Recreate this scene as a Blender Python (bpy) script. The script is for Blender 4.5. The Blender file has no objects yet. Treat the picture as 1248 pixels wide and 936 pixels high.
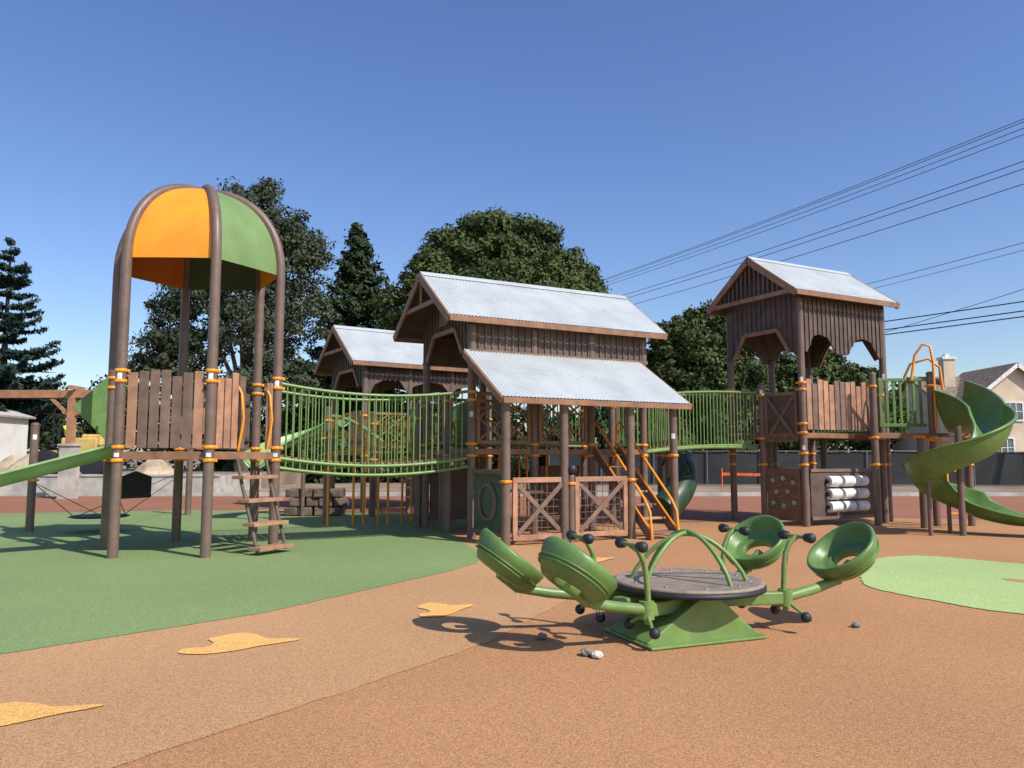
import bpy, math, random
import numpy as np
from mathutils import Vector, Matrix, noise
random.seed(7); np.random.seed(7)
V=Vector
sc=bpy.context.scene
# ------------------------------------------------------------ materials
MATS={}
def mat(name,col,rough=0.5,nscale=6.0,namt=0.15,bump=0.0,bscale=60,metal=0.0,col2=None,fine=0.0,fscale=200,spec=0.5,island=0.0,bdist=.01,grime=0.0,dust=0.0):
    if name in MATS: return MATS[name]
    m=bpy.data.materials.new(name); m.use_nodes=True
    nt=m.node_tree; N=nt.nodes; L=nt.links
    bs=N['Principled BSDF']; bs.inputs['Roughness'].default_value=rough
    bs.inputs['Metallic'].default_value=metal
    bs.inputs['Specular IOR Level'].default_value=spec
    tc=N.new('ShaderNodeTexCoord')
    nz=N.new('ShaderNodeTexNoise'); nz.inputs['Scale'].default_value=nscale; nz.inputs['Detail'].default_value=5
    L.new(tc.outputs['Object'],nz.inputs['Vector'])
    mx=N.new('ShaderNodeMix'); mx.data_type='RGBA'
    c2=col2 if col2 else tuple(c*(1-namt*1.6) for c in col)
    c1=col if col2 else tuple(min(1,c*(1+namt)) for c in col)
    mx.inputs[6].default_value=(*c1,1); mx.inputs[7].default_value=(*c2,1)
    rp=N.new('ShaderNodeMapRange'); rp.inputs[1].default_value=.35; rp.inputs[2].default_value=.65
    L.new(nz.outputs['Fac'],rp.inputs[0]); L.new(rp.outputs[0],mx.inputs[0])
    out=mx.outputs[2]
    def mul(out,fac_socket,lo,hi):
        r=N.new('ShaderNodeMapRange'); r.inputs[1].default_value=0; r.inputs[2].default_value=1
        r.inputs[3].default_value=lo; r.inputs[4].default_value=hi
        L.new(fac_socket,r.inputs[0])
        h=N.new('ShaderNodeVectorMath'); h.operation='SCALE'
        L.new(out,h.inputs[0]); L.new(r.outputs[0],h.inputs['Scale'])
        return h.outputs[0]
    if fine>0:
        n2=N.new('ShaderNodeTexVoronoi'); n2.inputs['Scale'].default_value=fscale
        L.new(tc.outputs['Object'],n2.inputs['Vector'])
        sp=N.new('ShaderNodeSeparateColor'); L.new(n2.outputs['Color'],sp.inputs[0])
        out=mul(out,sp.outputs[0],1-fine,1+fine)
    if grime>0:
        n4=N.new('ShaderNodeTexNoise'); n4.inputs['Scale'].default_value=.35; n4.inputs['Detail'].default_value=6; n4.inputs['Roughness'].default_value=.65
        L.new(tc.outputs['Object'],n4.inputs['Vector'])
        out=mul(out,n4.outputs['Fac'],1-grime,1+grime)
    if dust>0:
        n5=N.new('ShaderNodeTexNoise'); n5.inputs['Scale'].default_value=9; n5.inputs['Detail'].default_value=7; n5.inputs['Roughness'].default_value=.7
        L.new(tc.outputs['Object'],n5.inputs['Vector'])
        r5=N.new('ShaderNodeMapRange'); r5.inputs[1].default_value=.42; r5.inputs[2].default_value=.75; r5.inputs[3].default_value=0; r5.inputs[4].default_value=dust
        L.new(n5.outputs['Fac'],r5.inputs[0])
        m5=N.new('ShaderNodeMix'); m5.data_type='RGBA'; L.new(r5.outputs[0],m5.inputs[0]); L.new(out,m5.inputs[6]); m5.inputs[7].default_value=(.38,.31,.24,1)
        out=m5.outputs[2]
        a5=N.new('ShaderNodeMath'); a5.operation='ADD'; a5.inputs[1].default_value=rough; L.new(r5.outputs[0],a5.inputs[0]); L.new(a5.outputs[0],bs.inputs['Roughness'])
    if island>0:
        g=N.new('ShaderNodeNewGeometry')
        out=mul(out,g.outputs['Random Per Island'],1-island,1+island)
    L.new(out,bs.inputs['Base Color'])
    if bump>0:
        n3=N.new('ShaderNodeTexNoise'); n3.inputs['Scale'].default_value=bscale; n3.inputs['Detail'].default_value=4
        L.new(tc.outputs['Object'],n3.inputs['Vector'])
        b=N.new('ShaderNodeBump'); b.inputs['Strength'].default_value=bump; b.inputs['Distance'].default_value=bdist
        L.new(n3.outputs['Fac'],b.inputs['Height']); L.new(b.outputs[0],bs.inputs['Normal'])
    MATS[name]=m; return m
POST=mat('brown_post',(.155,.10,.078),.42,3,.10,.05,90,dust=.15)
DKB=mat('dark_brown_board',(.115,.078,.062),.6,4,.18,.2,60,island=.14)
TAN=mat('tan_board',(.40,.205,.12),.55,5,.15,.2,50,island=.12,dust=.15)
MIDB=mat('mid_brown_board',(.19,.12,.088),.55,5,.15,.2,50,island=.12)
TRIM=mat('trim_board',(.27,.135,.072),.55,5,.15,.15,50,island=.08)
GRN=mat('green_plastic',(.098,.205,.045),.36,2.5,.10,.04,30,dust=.2)
GRNL=mat('light_green_plastic',(.25,.41,.17),.4,2.5,.1,.03,30,dust=.2)
GRNM=mat('green_painted_metal',(.15,.255,.065),.35,5,.1,dust=.2)
GRND=mat('dark_green_plastic',(.025,.06,.034),.4)
ORG=mat('orange_painted_metal',(.85,.30,.012),.4,5,.08)
ORGP=mat('orange_plastic',(.86,.31,.012),.5,2,.08,dust=.1)
GRNP=mat('green_dome_plastic',(.165,.265,.09),.5,2,.08,dust=.1)
GRNB=mat('dark_dome_plastic',(.045,.08,.035),.5,2,.08)
REDP=mat('red_orange_plastic',(.55,.14,.015),.5,2,.08)
ROOF=mat('corrugated_metal_roof',(.47,.505,.51),.5,1.5,.07,.03,20,metal=.1,grime=.14,dust=.12)
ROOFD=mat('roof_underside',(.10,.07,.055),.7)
RUB=mat('black_rubber',(.02,.022,.028),.55)
DECK=mat('deck_coating',(.12,.075,.055),.7,20,.2)
DISC=mat('disc_plate',(.26,.20,.155),.5,12,.15,.2,150,dust=.4)
WHITE=mat('white_plastic',(.75,.76,.75),.4)
CONC=mat('concrete',(.44,.41,.36),.85,2,.15,.3,30,fine=.1,fscale=80)
STONE=mat('stone_block',(.17,.12,.085),.85,4,.3,.6,12)
# ------------------------------------------------------------ builder
class Obj:
    def __init__(s,name,loc=(0,0,0)):
        s.name=name; s.parts={}; s.loc=V(loc)
        s.e=bpy.data.objects.new(name,None); s.e.location=loc; s.e.empty_display_size=.3
        sc.collection.objects.link(s.e)
    def add(s,part,m,vs,fs,smooth=False,bevel=0):
        k=(part,m.name,bevel)
        d=s.parts.setdefault(k,dict(v=[],f=[],s=[],m=m,b=bevel))
        o=len(d['v']); d['v']+= [tuple(V(v)-s.loc) for v in vs]
        d['f']+=[tuple(i+o for i in f) for f in fs]; d['s']+=[smooth]*len(fs)
    def done(s):
        for (part,_,_),d in s.parts.items():
            me=bpy.data.meshes.new(part); me.from_pydata(d['v'],[],d['f'])
            me.polygons.foreach_set('use_smooth',d['s'])
            me.materials.append(d['m']); me.update()
            o=bpy.data.objects.new(part,me); sc.collection.objects.link(o); o.parent=s.e
            if d['b']>0:
                b=o.modifiers.new('b','BEVEL'); b.width=d['b']; b.segments=2; b.limit_method='ANGLE'; b.angle_limit=math.radians(50)
        return s.e
    def hexa(s,part,m,c8,bevel=.006):
        s.add(part,m,c8,[(0,3,2,1),(4,5,6,7),(0,1,5,4),(1,2,6,5),(2,3,7,6),(3,0,4,7)],False,bevel)
    def box(s,part,m,c,size,yaw=0,bevel=.006):
        R=Matrix.Rotation(yaw,3,'Z'); c=V(c); x,y,z=[q/2 for q in size]
        s.hexa(part,m,[c+R@V(p) for p in [(-x,-y,-z),(x,-y,-z),(x,y,-z),(-x,y,-z),(-x,-y,z),(x,-y,z),(x,y,z),(-x,y,z)]],bevel)
    def beam(s,part,m,p,q,w,h,up=(0,0,1),bevel=.006):
        p=V(p);q=V(q);d=(q-p).normalized();up=V(up)
        if abs(d.dot(up))>.99: up=V((0,1,0))
        a=d.cross(up).normalized()*w/2; b=a.cross(d).normalized()*h/2
        s.hexa(part,m,[p-a-b,p+a-b,q+a-b,q-a-b,p-a+b,p+a+b,q+a+b,q-a+b],bevel)
    def tube(s,part,m,pts,r,seg=12,closed=False):
        pts=[V(p) for p in pts]; n=len(pts); vs=[];fs=[]
        T=[]
        for i in range(n):
            if closed: t=pts[(i+1)%n]-pts[i-1]
            else: t=pts[min(i+1,n-1)]-pts[max(i-1,0)]
            T.append(t.normalized())
        a=T[0].orthogonal().normalized()
        if abs(T[0].z)<.9: a=T[0].cross(V((0,0,1))).normalized()
        rr=r if isinstance(r,(list,tuple)) else [r]*n
        for i in range(n):
            a=(a-T[i]*a.dot(T[i])).normalized(); b=T[i].cross(a)
            for k in range(seg):
                t=2*math.pi*k/seg; vs.append(pts[i]+(a*math.cos(t)+b*math.sin(t))*rr[i])
        for i in range(n if closed else n-1):
            j=(i+1)%n
            for k in range(seg):
                l=(k+1)%seg; fs.append((i*seg+k,i*seg+l,j*seg+l,j*seg+k))
        s.add(part,m,vs,fs,True)
        if not closed:
            s.add(part,m,vs[:seg],[tuple(range(seg))[::-1]],False); s.add(part,m,vs[-seg:],[tuple(range(seg))],False)
    def lathe(s,part,m,prof,c,axis=(0,0,1),seg=32,smooth=True,sx=1.0):
        ax=V(axis).normalized(); q=V((0,0,1)).rotation_difference(ax); c=V(c)
        vs=[];fs=[];n=len(prof)
        for k in range(seg):
            t=2*math.pi*k/seg
            for (r,z) in prof: vs.append(c+q@V((r*math.cos(t)*sx,r*math.sin(t),z)))
        for k in range(seg):
            l=(k+1)%seg
            for i in range(n-1): fs.append((k*n+i,l*n+i,l*n+i+1,k*n+i+1))
        s.add(part,m,vs,fs,smooth)
    def ball(s,part,m,c,r,sq=1.0):
        s.lathe(part,m,[(max(1e-4,r*math.sin(a)),-r*sq*math.cos(a)) for a in [math.pi*i/10 for i in range(11)]],c,seg=16)
    def poly(s,part,m,pts,o,x,y,th,bevel=0.004):
        o=V(o);x=V(x).normalized();y=V(y).normalized();nn=x.cross(y)*th/2
        P=[o+x*a+y*b for a,b in pts]; n=len(P)
        vs=[p+nn for p in P]+[p-nn for p in P]
        fs=[tuple(range(n)),tuple(range(2*n-1,n-1,-1))]+[(i,i+n,(i+1)%n+n,(i+1)%n) for i in range(n)]
        s.add(part,m,vs,fs,False,bevel)
YAW=math.radians(28.05); U=V((math.cos(YAW),math.sin(YAW),0)); Nn=V((-math.sin(YAW),math.cos(YAW),0)); W0=V((-.76,14.53,0)); Z=V((0,0,1))
def P(s,t,z): return W0+U*s+Nn*t+Z*z
PR=.078
def sticker(o,p,z,ang=-1.9,w=.07,h=.10):
    vs=[]
    for k in range(5):
        a=ang+(k-2)*.22
        for zz in (-h/2,h/2): vs.append(V((p[0]+math.cos(a)*(PR+.003),p[1]+math.sin(a)*(PR+.003),z+zz)))
    o.add('label_sticker',WHITE,vs,[(2*i,2*i+2,2*i+3,2*i+1) for i in range(4)],True)
def post(o,p,z1,clamps=(),z0=-.02,m=None,r=PR):
    p=V(p); o.tube('posts',m or POST,[(p.x,p.y,z0),(p.x,p.y,z1)],r,16)
    o.lathe('post_caps',POST,[(r+.004,0),(r+.004,.02),(r*.7,.045),(0.001,.055)],(p.x,p.y,z1-.005),seg=16)
    for c in clamps:
        o.lathe('clamps',ORG,[(r,0),(r+.016,.004),(r+.016,.05),(r,.054)],(p.x,p.y,c),seg=16)
        for a in (.6,2.7,4.6): o.box('clamps',ORG,(p.x+math.cos(a)*(r+.025),p.y+math.sin(a)*(r+.025),c+.027),(.04,.03,.045),a)
def pickets(o,p,q,z0,z1,n,seed=1,mats=None):
    rnd=random.Random(seed); p=V(p);q=V(q); d=(q-p); L=d.length; d.normalize(); y=math.atan2(d.y,d.x); nr=V((-d.y,d.x,0))
    w=L/n
    for i in range(n):
        m=(mats or [TAN,MIDB,TAN])[rnd.randrange(3)]
        top=z1-rnd.choice([0,.04,.10,.02]); c=p+d*(w*(i+.5))
        o.box('pickets',m,(c.x,c.y,(z0+top)/2),(w*.84,.03,top-z0),y)
    for z in (z0+.18,z1-.28):
        o.beam('picket_rails',DKB,(p+nr*.04)+Z*z,(q+nr*.04)+Z*z,.03,.07)
def rail(o,p,q,z0,z1,sp=.11,sag=0,sag_b=None,zq0=None,zq1=None,part='railing',m=None,nseg=24):
    m=m or GRNM; p=V(p);q=V(q); zq0=z0 if zq0 is None else zq0; zq1=z1 if zq1 is None else zq1
    f=lambda t,a,b: a+(b-a)*t-4*sag*t*(1-t)
    for (a,b) in ((z0,zq0),(z1,zq1)):
        o.tube(part,m,[p.lerp(q,i/nseg)+Z*f(i/nseg,a,b) for i in range(nseg+1)],.029,8)
    n=int((q-p).length/sp)
    for i in range(1,n):
        t=i/n; c=p.lerp(q,t)
        o.tube(part,m,[c+Z*f(t,z0,zq0),c+Z*f(t,z1,zq1)],.0125,6)
STEEL=mat('steel',(.3,.31,.32),.4,5,.1,metal=.7)
def corrug(o,p,e1,e2,per=.076,amp=.009,m=ROOF,part='roof_sheet',th=.012):
    p=V(p);e1=V(e1);e2=V(e2); L=e1.length; n=int(L/per*6); nr=e1.cross(e2).normalized()
    if nr.z<0: nr=-nr
    vs=[];fs=[]
    for i in range(n+1):
        t=i/n; h=amp*math.sin(2*math.pi*t*L/per)
        for k in (0,.5,1): vs.append(p+e1*t+e2*k+nr*h)
    for i in range(n):
        for k in range(2): fs.append((i*3+k,(i+1)*3+k,(i+1)*3+k+1,i*3+k+1))
    o.add(part,m,vs,fs,True)
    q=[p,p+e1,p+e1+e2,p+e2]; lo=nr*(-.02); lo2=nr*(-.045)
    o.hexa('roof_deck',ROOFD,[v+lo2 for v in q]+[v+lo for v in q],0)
    for k in (.06,.5,.92):
        for i in range(int(L/(per*4))):
            c_=p+e1*((i*4+.25)*per/L)+e2*k+nr*(amp+.002)
            o.lathe('roof_screws',STEEL,[(.009,-.004),(.009,.002),(.001,.006)],c_,axis=nr,seg=6)
def gableroof(o,F,s0,s1,t0,t1,ze,zr):
    tm=(t0+t1)/2
    corrug(o,F(s0,t0,ze),F(s1,t0,ze)-F(s0,t0,ze),F(s0,tm,zr)-F(s0,t0,ze))
    corrug(o,F(s0,t1,ze),F(s1,t1,ze)-F(s0,t1,ze),F(s0,tm,zr)-F(s0,t1,ze))
    o.beam('ridge_cap',ROOF,F(s0-.01,tm-.07,zr-.03),F(s1+.01,tm-.07,zr-.03),.17,.012,up=(F(0,0,0)-F(0,(zr-ze)/(tm-t0),-1)).normalized())
    o.beam('ridge_cap',ROOF,F(s0-.01,tm+.07,zr-.03),F(s1+.01,tm+.07,zr-.03),.17,.012,up=(F(0,(zr-ze)/(tm-t0),1)-F(0,0,0)).normalized())
    for s,sg in ((s0,-1),(s1,1)):
        for t in (t0,t1):
            o.beam('rake_trim',TRIM,F(s+sg*.012,t,ze-.085),F(s+sg*.012,tm,zr-.085),.045,.15)
    for t,sg in ((t0,-1),(t1,1)):
        o.beam('eave_trim',TRIM,F(s0,t+sg*.02,ze-.075),F(s1,t+sg*.02,ze-.075),.04,.11)
def battens(o,F,s0,s1,t,zb,zt,out,sp=.15,m=DKB,axis='s'):
    n=max(2,int((s1-s0)/sp))
    for i in range(n+1):
        a=s0+(s1-s0)*i/n
        z0=zb(a) if callable(zb) else zb; z1=zt(a) if callable(zt) else zt
        if z1-z0<.05: continue
        if axis=='s': o.beam('battens',m,F(a,t+out,z0),F(a,t+out,z1),.028,.03,up=Nn,bevel=0)
        else: o.beam('battens',m,F(t+out,a,z0),F(t+out,a,z1),.03,.028,up=Nn,bevel=0)
def gablewall(o,F,s,t0,t1,zb,ze,zr,arch,out=-.032,m=DKB):
    w=t1-t0; tm=w/2
    a0,a1=.12*w,.27*w
    pts=[(0,zb),(a0,zb),(a1,zb+arch),(w-a1,zb+arch),(w-a0,zb),(w,zb),(w,ze),(tm,zr),(0,ze)]
    o.poly('gable_wall',m,pts,F(s,t0,0),Nn,Z,.04)
    def zlow(a):
        a-=t0
        if a<a0 or a>w-a0: return zb
        if a<a1: return zb+arch*(a-a0)/(a1-a0)+.03
        if a>w-a1: return zb+arch*(w-a0-a)/(a1-a0)+.03
        return zb+arch
    def ztop(a): return ze+(zr-ze)*(1-abs(a-t0-tm)/tm)-.03
    battens(o,F,t0+.06,t1-.06,s,zlow,ztop,out,.15,axis='t')
    so=s+out*1.6
    for (x0,z0,x1,z1) in [(a0,zb,a1,zb+arch),(a1,zb+arch,w-a1,zb+arch),(w-a1,zb+arch,w-a0,zb)]:
        o.beam('arch_trim',TRIM,F(so,t0+x0,z0),F(so,t0+x1,z1),.05,.09)
def deck(o,F,s0,s1,t0,t1,z,part='deck'):
    o.hexa(part,DECK,[F(s0,t0,z-.07),F(s1,t0,z-.07),F(s1,t1,z-.07),F(s0,t1,z-.07),F(s0,t0,z),F(s1,t0,z),F(s1,t1,z),F(s0,t1,z)])
    for a,b in (((s0,t0),(s1,t0)),((s1,t0),(s1,t1)),((s1,t1),(s0,t1)),((s0,t1),(s0,t0))):
        o.beam('deck_edge',TRIM,F(*a,z-.05),F(*b,z-.05),.04,.11)
# ================================================================ GROUND
def sheet(name,pts,z,m,sub=None):
    me=bpy.data.meshes.new(name); me.from_pydata([(x,y,z) for x,y in pts],[],[tuple(range(len(pts)))]); me.materials.append(m)
    if me.polygons[0].normal.z<0: me.flip_normals()
    o=bpy.data.objects.new(name,me); sc.collection.objects.link(o); return o
DIRT=mat('dry_dirt',(.27,.20,.135),.95,.4,.2,.3,8,fine=.1,fscale=30)
RK_=dict(rough=.92,nscale=.7,namt=.05,bump=.5,bscale=170,fine=.40,fscale=160,bdist=.004,grime=.28,spec=.2)
RO=mat('orange_rubber',(.43,.222,.104),**RK_)
RT=mat('tan_rubber',(.47,.268,.132),**RK_)
RG=mat('green_rubber',(.205,.28,.11),**RK_)
RLG=mat('light_green_rubber',(.38,.49,.19),**RK_)
RY=mat('yellow_rubber',(.76,.42,.13),**RK_)
RR=mat('terracotta_rubber',(.31,.135,.08),**RK_)
sheet('ground',[(-600,-60),(600,-60),(600,900),(-600,900)],-.012,DIRT)
sheet('rubber_surfacing',[(-30,-6),(22,-6),(22,29.8),(-30,29.8)],-.004,RO)
def smooth_closed(pts,k=6):
    out=[];n=len(pts)
    for i in range(n):
        p0,p1,p2,p3=[V((*pts[(i+j)%n],0)) for j in (-1,0,1,2)]
        for a in range(k):
            t=a/k; q=.5*((2*p1)+(-p0+p2)*t+(2*p0-5*p1+4*p2-p3)*t*t+(-p0+3*p1-3*p2+p3)*t**3); out.append((q.x,q.y))
    return out
def rough(pts,step=.05,amp=.02):
    out=[];n=len(pts)
    for i in range(n):
        a=V(pts[i]);b=V(pts[(i+1)%n]); L_=(b-a).length
        k=1 if L_>8 else max(1,int(L_/step)); d=(b-a)/L_; nr=V((-d.y,d.x))
        for j in range(k):
            p=a.lerp(b,j/k); h=noise.noise(V((p.x*6,p.y*6,0)))*amp+noise.noise(V((p.x*60,p.y*60,3)))*amp*.5
            out.append(tuple(p+nr*(h if j else 0)))
    return out
sheet('terracotta_surfacing',[(-30,19.5),(-12,20.5),(-6,23),(0,19.5),(4,18),(9,19.5),(16,17.5),(22,18),(22,29.8),(-30,29.8)],0,RR)
sheet('tan_surfacing',rough([(-30,-5),(-3.2,-5),(-2.5,3.0),(-1.91,3.95),(-1.15,5.0),(-.16,6.5),(.7,8.6),(1.0,11),(.5,13),(-.8,14),(-30,14)],.02,.02),0,RT)
sheet('green_surfacing',rough([(-30,1.5),(-9,4.3),(-3.9,6.04),(-2.4,7.6),(-.9,10.2),(-.5,11.1),(-.42,12.2),(-.9,13.8),(-1.2,15.5),(-.8,18),(-2,20),(-5,21.5),(-9,22),(-14,20.6),(-30,19)],.03,.016),.004,RG)
sheet('light_green_surfacing',rough(smooth_closed([(4.75,10.6),(5.4,11.6),(6.3,11.9),(7.2,11.0),(8.6,10.2),(9,8),(6.5,6.6),(4.9,7.55),(4.45,8.2),(4.15,9.2)]),.05,.03),.004,RLG)
MK=[(-.36,-.34),(-.37,-.2),(-.22,-.14),(-.22,0),(-.31,.14),(-.13,.34),(.03,.28),(.18,.14),(.43,.14),(.41,.05),(.2,-.11),(.03,-.28),(-.16,-.37)]
def mark(c,sx=1,sy=1,rot=0,m=RY,z=.008):
    pts=smooth_closed([(x*sx,y*sy) for x,y in MK],4); r=Matrix.Rotation(rot,2)
    sheet('animal_marking',rough([(c[0]+(r@V(p)).x,c[1]+(r@V(p)).y) for p in pts],.02,.012),z,m)
mark((-2.19,6.4)); mark((-.68,7.8),.75,1.0,.3); mark((-2.89,4.66),1,.7,.2); mark((1.2,11.5),.8,1,.2); mark((6.2,9.5),.45,.7,.4,RT)
cb=Obj('concrete_curb')
cb.box('curb',CONC,(-4,29.95,.06),(52,.28,.14)); cb.box('curb_side',CONC,(22.15,14.4,.06),(.3,30.8,.14)); cb.done()
sheet('sidewalk',[(-60,30.15),(60,30.15),(60,31.3),(-60,31.3)],-.004,CONC)
# ================================================================ SILO TOWER
HC=V((-5.3,12.85,0)); HR=1.36
hx=[HC+V((math.cos(math.radians(a)),math.sin(math.radians(a)),0))*HR for a in (242,302,362,422,482,542)]
Lp,Fp,Rp,BR,BL,LL=hx
t=Obj('silo_play_tower',HC)
zs=4.55; zh=1.45
for i,p in enumerate(hx):
    d=(p-HC)/HR; pts=[p+Z*-.02,p+Z*1.5,p+Z*3,p+Z*zs]
    for k in range(1,15):
        a=math.radians(87)*k/14; pts.append(HC+d*(HR*math.cos(a)**.9)+Z*(zs+zh*math.sin(a)**.9))
    t.tube('arched_posts',POST,pts,PR,16)
    for c in (1.42,1.62,2.62,2.78):
        t.lathe('clamps',ORG,[(PR,0),(PR+.016,.004),(PR+.016,.05),(PR,.054)],p+Z*c,seg=16)
        for a in (.6,2.7,4.6): t.box('clamps',ORG,(p.x+math.cos(a)*(PR+.025),p.y+math.sin(a)*(PR+.025),c+.027),(.04,.03,.045),a)
    if i<3: sticker(t,p,2.72,-1.4); sticker(t,p,1.53,-1.3,h=.06)
t.lathe('top_hub',POST,[(.001,-.06),(.13,-.06),(.13,.03),(.001,.06)],HC+Z*(zs+zh),seg=16)
cols=[ORGP,GRNP,ORGP,GRNB,REDP,REDP]
for i in range(6):
    a=hx[i];b=hx[(i+1)%6]; vs=[];fs=[];n=14
    for k in range(n+1):
        th=math.radians(84)*k/n
        for w in np.linspace(.05,.95,9):
            q=a.lerp(b,w); d=(q-HC); bul=1+.012*math.sin(math.pi*w)
            vs.append(HC+d*(math.cos(th)**.9*.985*bul)+Z*(zs+.02+zh*math.sin(th)**.9*.99))
    for k in range(n):
        for j in range(8): fs.append((k*9+j,k*9+j+1,(k+1)*9+j+1,(k+1)*9+j))
    t.add('dome_panel',cols[i],vs,fs,True)
t.add('deck',DECK,[p.lerp(HC,.03)+Z*z for z in (1.5,1.57) for p in hx],[(5,4,3,2,1,0),(6,7,8,9,10,11)]+[(i,(i+1)%6,(i+1)%6+6,i+6) for i in range(6)],False,.005)
for i in range(6): t.beam('deck_edge',TRIM,hx[i]+Z*1.52,hx[(i+1)%6]+Z*1.52,.045,.12)
def inset(p,q,k=.1):
    d=(q-p).normalized(); return p+d*k,q-d*k
a,b=inset(Lp,Fp); pickets(t,a,b,1.63,2.82,7,3,[TAN,MIDB,MIDB])
a,b=inset(Fp,Rp,.1); pickets(t,a,a.lerp(b,.5),1.63,2.82,4,5)
pickets(t,b.lerp(a,.12),b,1.63,2.82,2,5)
a,b=inset(LL,Lp,.1); pickets(t,a.lerp(b,.6),b,1.63,2.8,3,8)
a,b=inset(BR,BL,.1); pickets(t,a,b,1.63,2.75,6,9)
t.poly('slide_hood',GRN,[(0,.1),(.5,-.42),(.5,.62)],LL+V((-.4,-.45,2.2)),V((.8,.6,0)),Z,.03)
dn=(V((math.cos(math.radians(332)),math.sin(math.radians(332)),0)))
ed=(Rp-Fp).normalized(); mid=Fp.lerp(Rp,.62)
for i,zz in enumerate((1.18,.82,.46,.1)):
    c=mid+dn*(.1+.13*i)+Z*zz
    t.beam('steps',TAN,c-ed*.36,c+ed*.36,.26,.055)
for sg in (-.3,.3):
    t.tube('step_stringers',DKB,[mid+ed*sg+dn*.0+Z*1.5,mid+ed*sg+dn*.12+Z*1.1,mid+ed*sg+dn*.5+Z*.05],.028,10)
    t.tube('step_handles',ORG,[mid+ed*sg+dn*.02+Z*1.6,mid+ed*sg+dn*.12+Z*2.1,mid+ed*sg+dn*.06+Z*2.5,mid+ed*sg-dn*.05+Z*2.65],.02,8)
t.poly('play_panel',RUB,[(0,0),(.6,0),(.6,.36),(.3,.46),(0,.36)],LL.lerp(BL,.15)+Z*.8,(BL-LL),Z,.04)
t.done()
ls=Obj('straight_slide',V((-6.3,12.2,1.6)))
def chute(o,path,width,hin,hout,m,part='chute',th=.03,pw=2.6):
    vs=[];fs=[];ns=0
    for i,(p,h,*w) in enumerate(path):
        sc_in=w[0] if w else 1; sc_out=w[1] if w else 1
        R=V((math.sin(h),-math.cos(h),0)); hw=width/2
        prof=[]
        for k in range(17):
            a=math.pi*k/16; x=-math.cos(a); z=abs(x)**pw
            H=(hin*sc_in if x<0 else hout*sc_out)
            prof.append((x*hw,z*H))
        inner=prof; outer=[(x+ (th if x>0 else -th)*abs(x/hw)**1.5,(z-th*(1.2 if abs(x)<hw*.9 else .2))) for x,z in prof]
        lipR=[(hw+th*.4,hout*sc_out+.022),(hw+th*1.8,hout*sc_out+.02),(hw+th*2.4,hout*sc_out-.02)]; lipL=[(-hw-th*2.4,hin*sc_in-.02),(-hw-th*1.8,hin*sc_in+.02),(-hw-th*.4,hin*sc_in+.022)]
        loop=lipL+inner+lipR+outer[::-1]
        ns=len(loop)
        for x,z in loop: vs.append(p+R*x+Z*z)
    n=len(path)
    for i in range(n-1):
        for k in range(ns):
            l=(k+1)%ns; fs.append((i*ns+k,i*ns+l,(i+1)*ns+l,(i+1)*ns+k))
    fs.append(tuple(range(ns))); fs.append(tuple(range((n-1)*ns,n*ns))[::-1])
    o.add(part,m,vs,fs,True)
h=math.radians(207)
pa=[]
for i in range(20):
    d=i*.22; zz=1.55-.02-.30*d if d<3.6 else .47-.1*(d-3.6)
    pa.append((V((-6.25+math.cos(h)*d,12.15+math.sin(h)*d,zz)),h))
chute(ls,pa,.55,.16,.16,GRNL); ls.tube('support',POST,[(-9.3,10.6,0),(-9.3,10.6,.6)],.05); ls.done()
wd=Obj('hanging_net_seat',(-8.6,16,0))
post(wd,(-9.7,15.7,0),2.15,(1.0,)); post(wd,(-8.4,20.2,0),1.9)
sticker(wd,(-9.7,15.7),1.9,-1.0)
dc=V((-8.25,15.6,.3))
wd.lathe('net_disc',RUB,[(.001,0),(.5,0),(.56,.02),(.5,.04),(.001,.03)],dc,seg=28)
for k in range(6):
    a=k*math.pi/3; wd.tube('ropes',RUB,[dc+V((math.cos(a)*.53,math.sin(a)*.53,.02)),V((-9.7,15.7,1.0)) if k in(2,3) else V((-6.7,12.9,1.2)) if k in (0,5) else V((-8.4,20.2,1.2))],.008,6)
wd.done()
# ================================================================ SUSPENSION BRIDGE
br=Obj('suspension_bridge',P(-2,0,1.5))
A0=Rp+U*.05; B0=P(-.08,0,0); off=Nn*1.2
rail(br,A0,B0,1.32,2.73,.115,.14,part='near_railing'); rail(br,A0+off,B0+off,1.32,2.73,.115,.14,part='far_railing')
n=26
for i in range(n):
    tt=(i+.5)/n; c=A0.lerp(B0,tt)+Z*(1.52-.56*tt*(1-tt))
    br.beam('planks',TRIM if i%4 else MIDB,c+Nn*.04,c+off-Nn*.04,.115,.035)
for o_ in (V((0,0,0)),off):
    br.tube('deck_cable',GRNM,[A0.lerp(B0,i/20)+o_+Z*(1.48-.56*(i/20)*(1-i/20)) for i in range(21)],.03,8)
br.done()
# ================================================================ BARN A
b=Obj('barn_playhouse',P(2,1,0)); F=P
for s in (0,1.35,2.7,4.03):
    for tt in (0,2.3): post(b,F(s,tt,0),4.0,(1.5,1.72,2.55,2.7))
for tt in (1.15,):
    for s in (0,4.03): post(b,F(s,tt,0),2.75,(1.5,2.6))
sticker(b,F(0,0,0),3.3,-1.6); sticker(b,F(0,0,0),2.3,-1.6)
deck(b,F,0,4.03,0,2.3,1.65)
gableroof(b,F,-.62,4.42,-.33,2.63,4.12,5.2)
for sgn,tt in ((-1,-.02),(1,2.32)):
    b.beam('side_wall',DKB,F(-.05,tt,3.80),F(4.1,tt,3.80),.04,.60)
    battens(b,F,-.03,4.08,tt,3.5,4.08,sgn*.032,.145)
    b.beam('wall_sill',MIDB,F(-.07,tt+sgn*.03,3.5),F(4.12,tt+sgn*.03,3.5),.05,.07)
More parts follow.
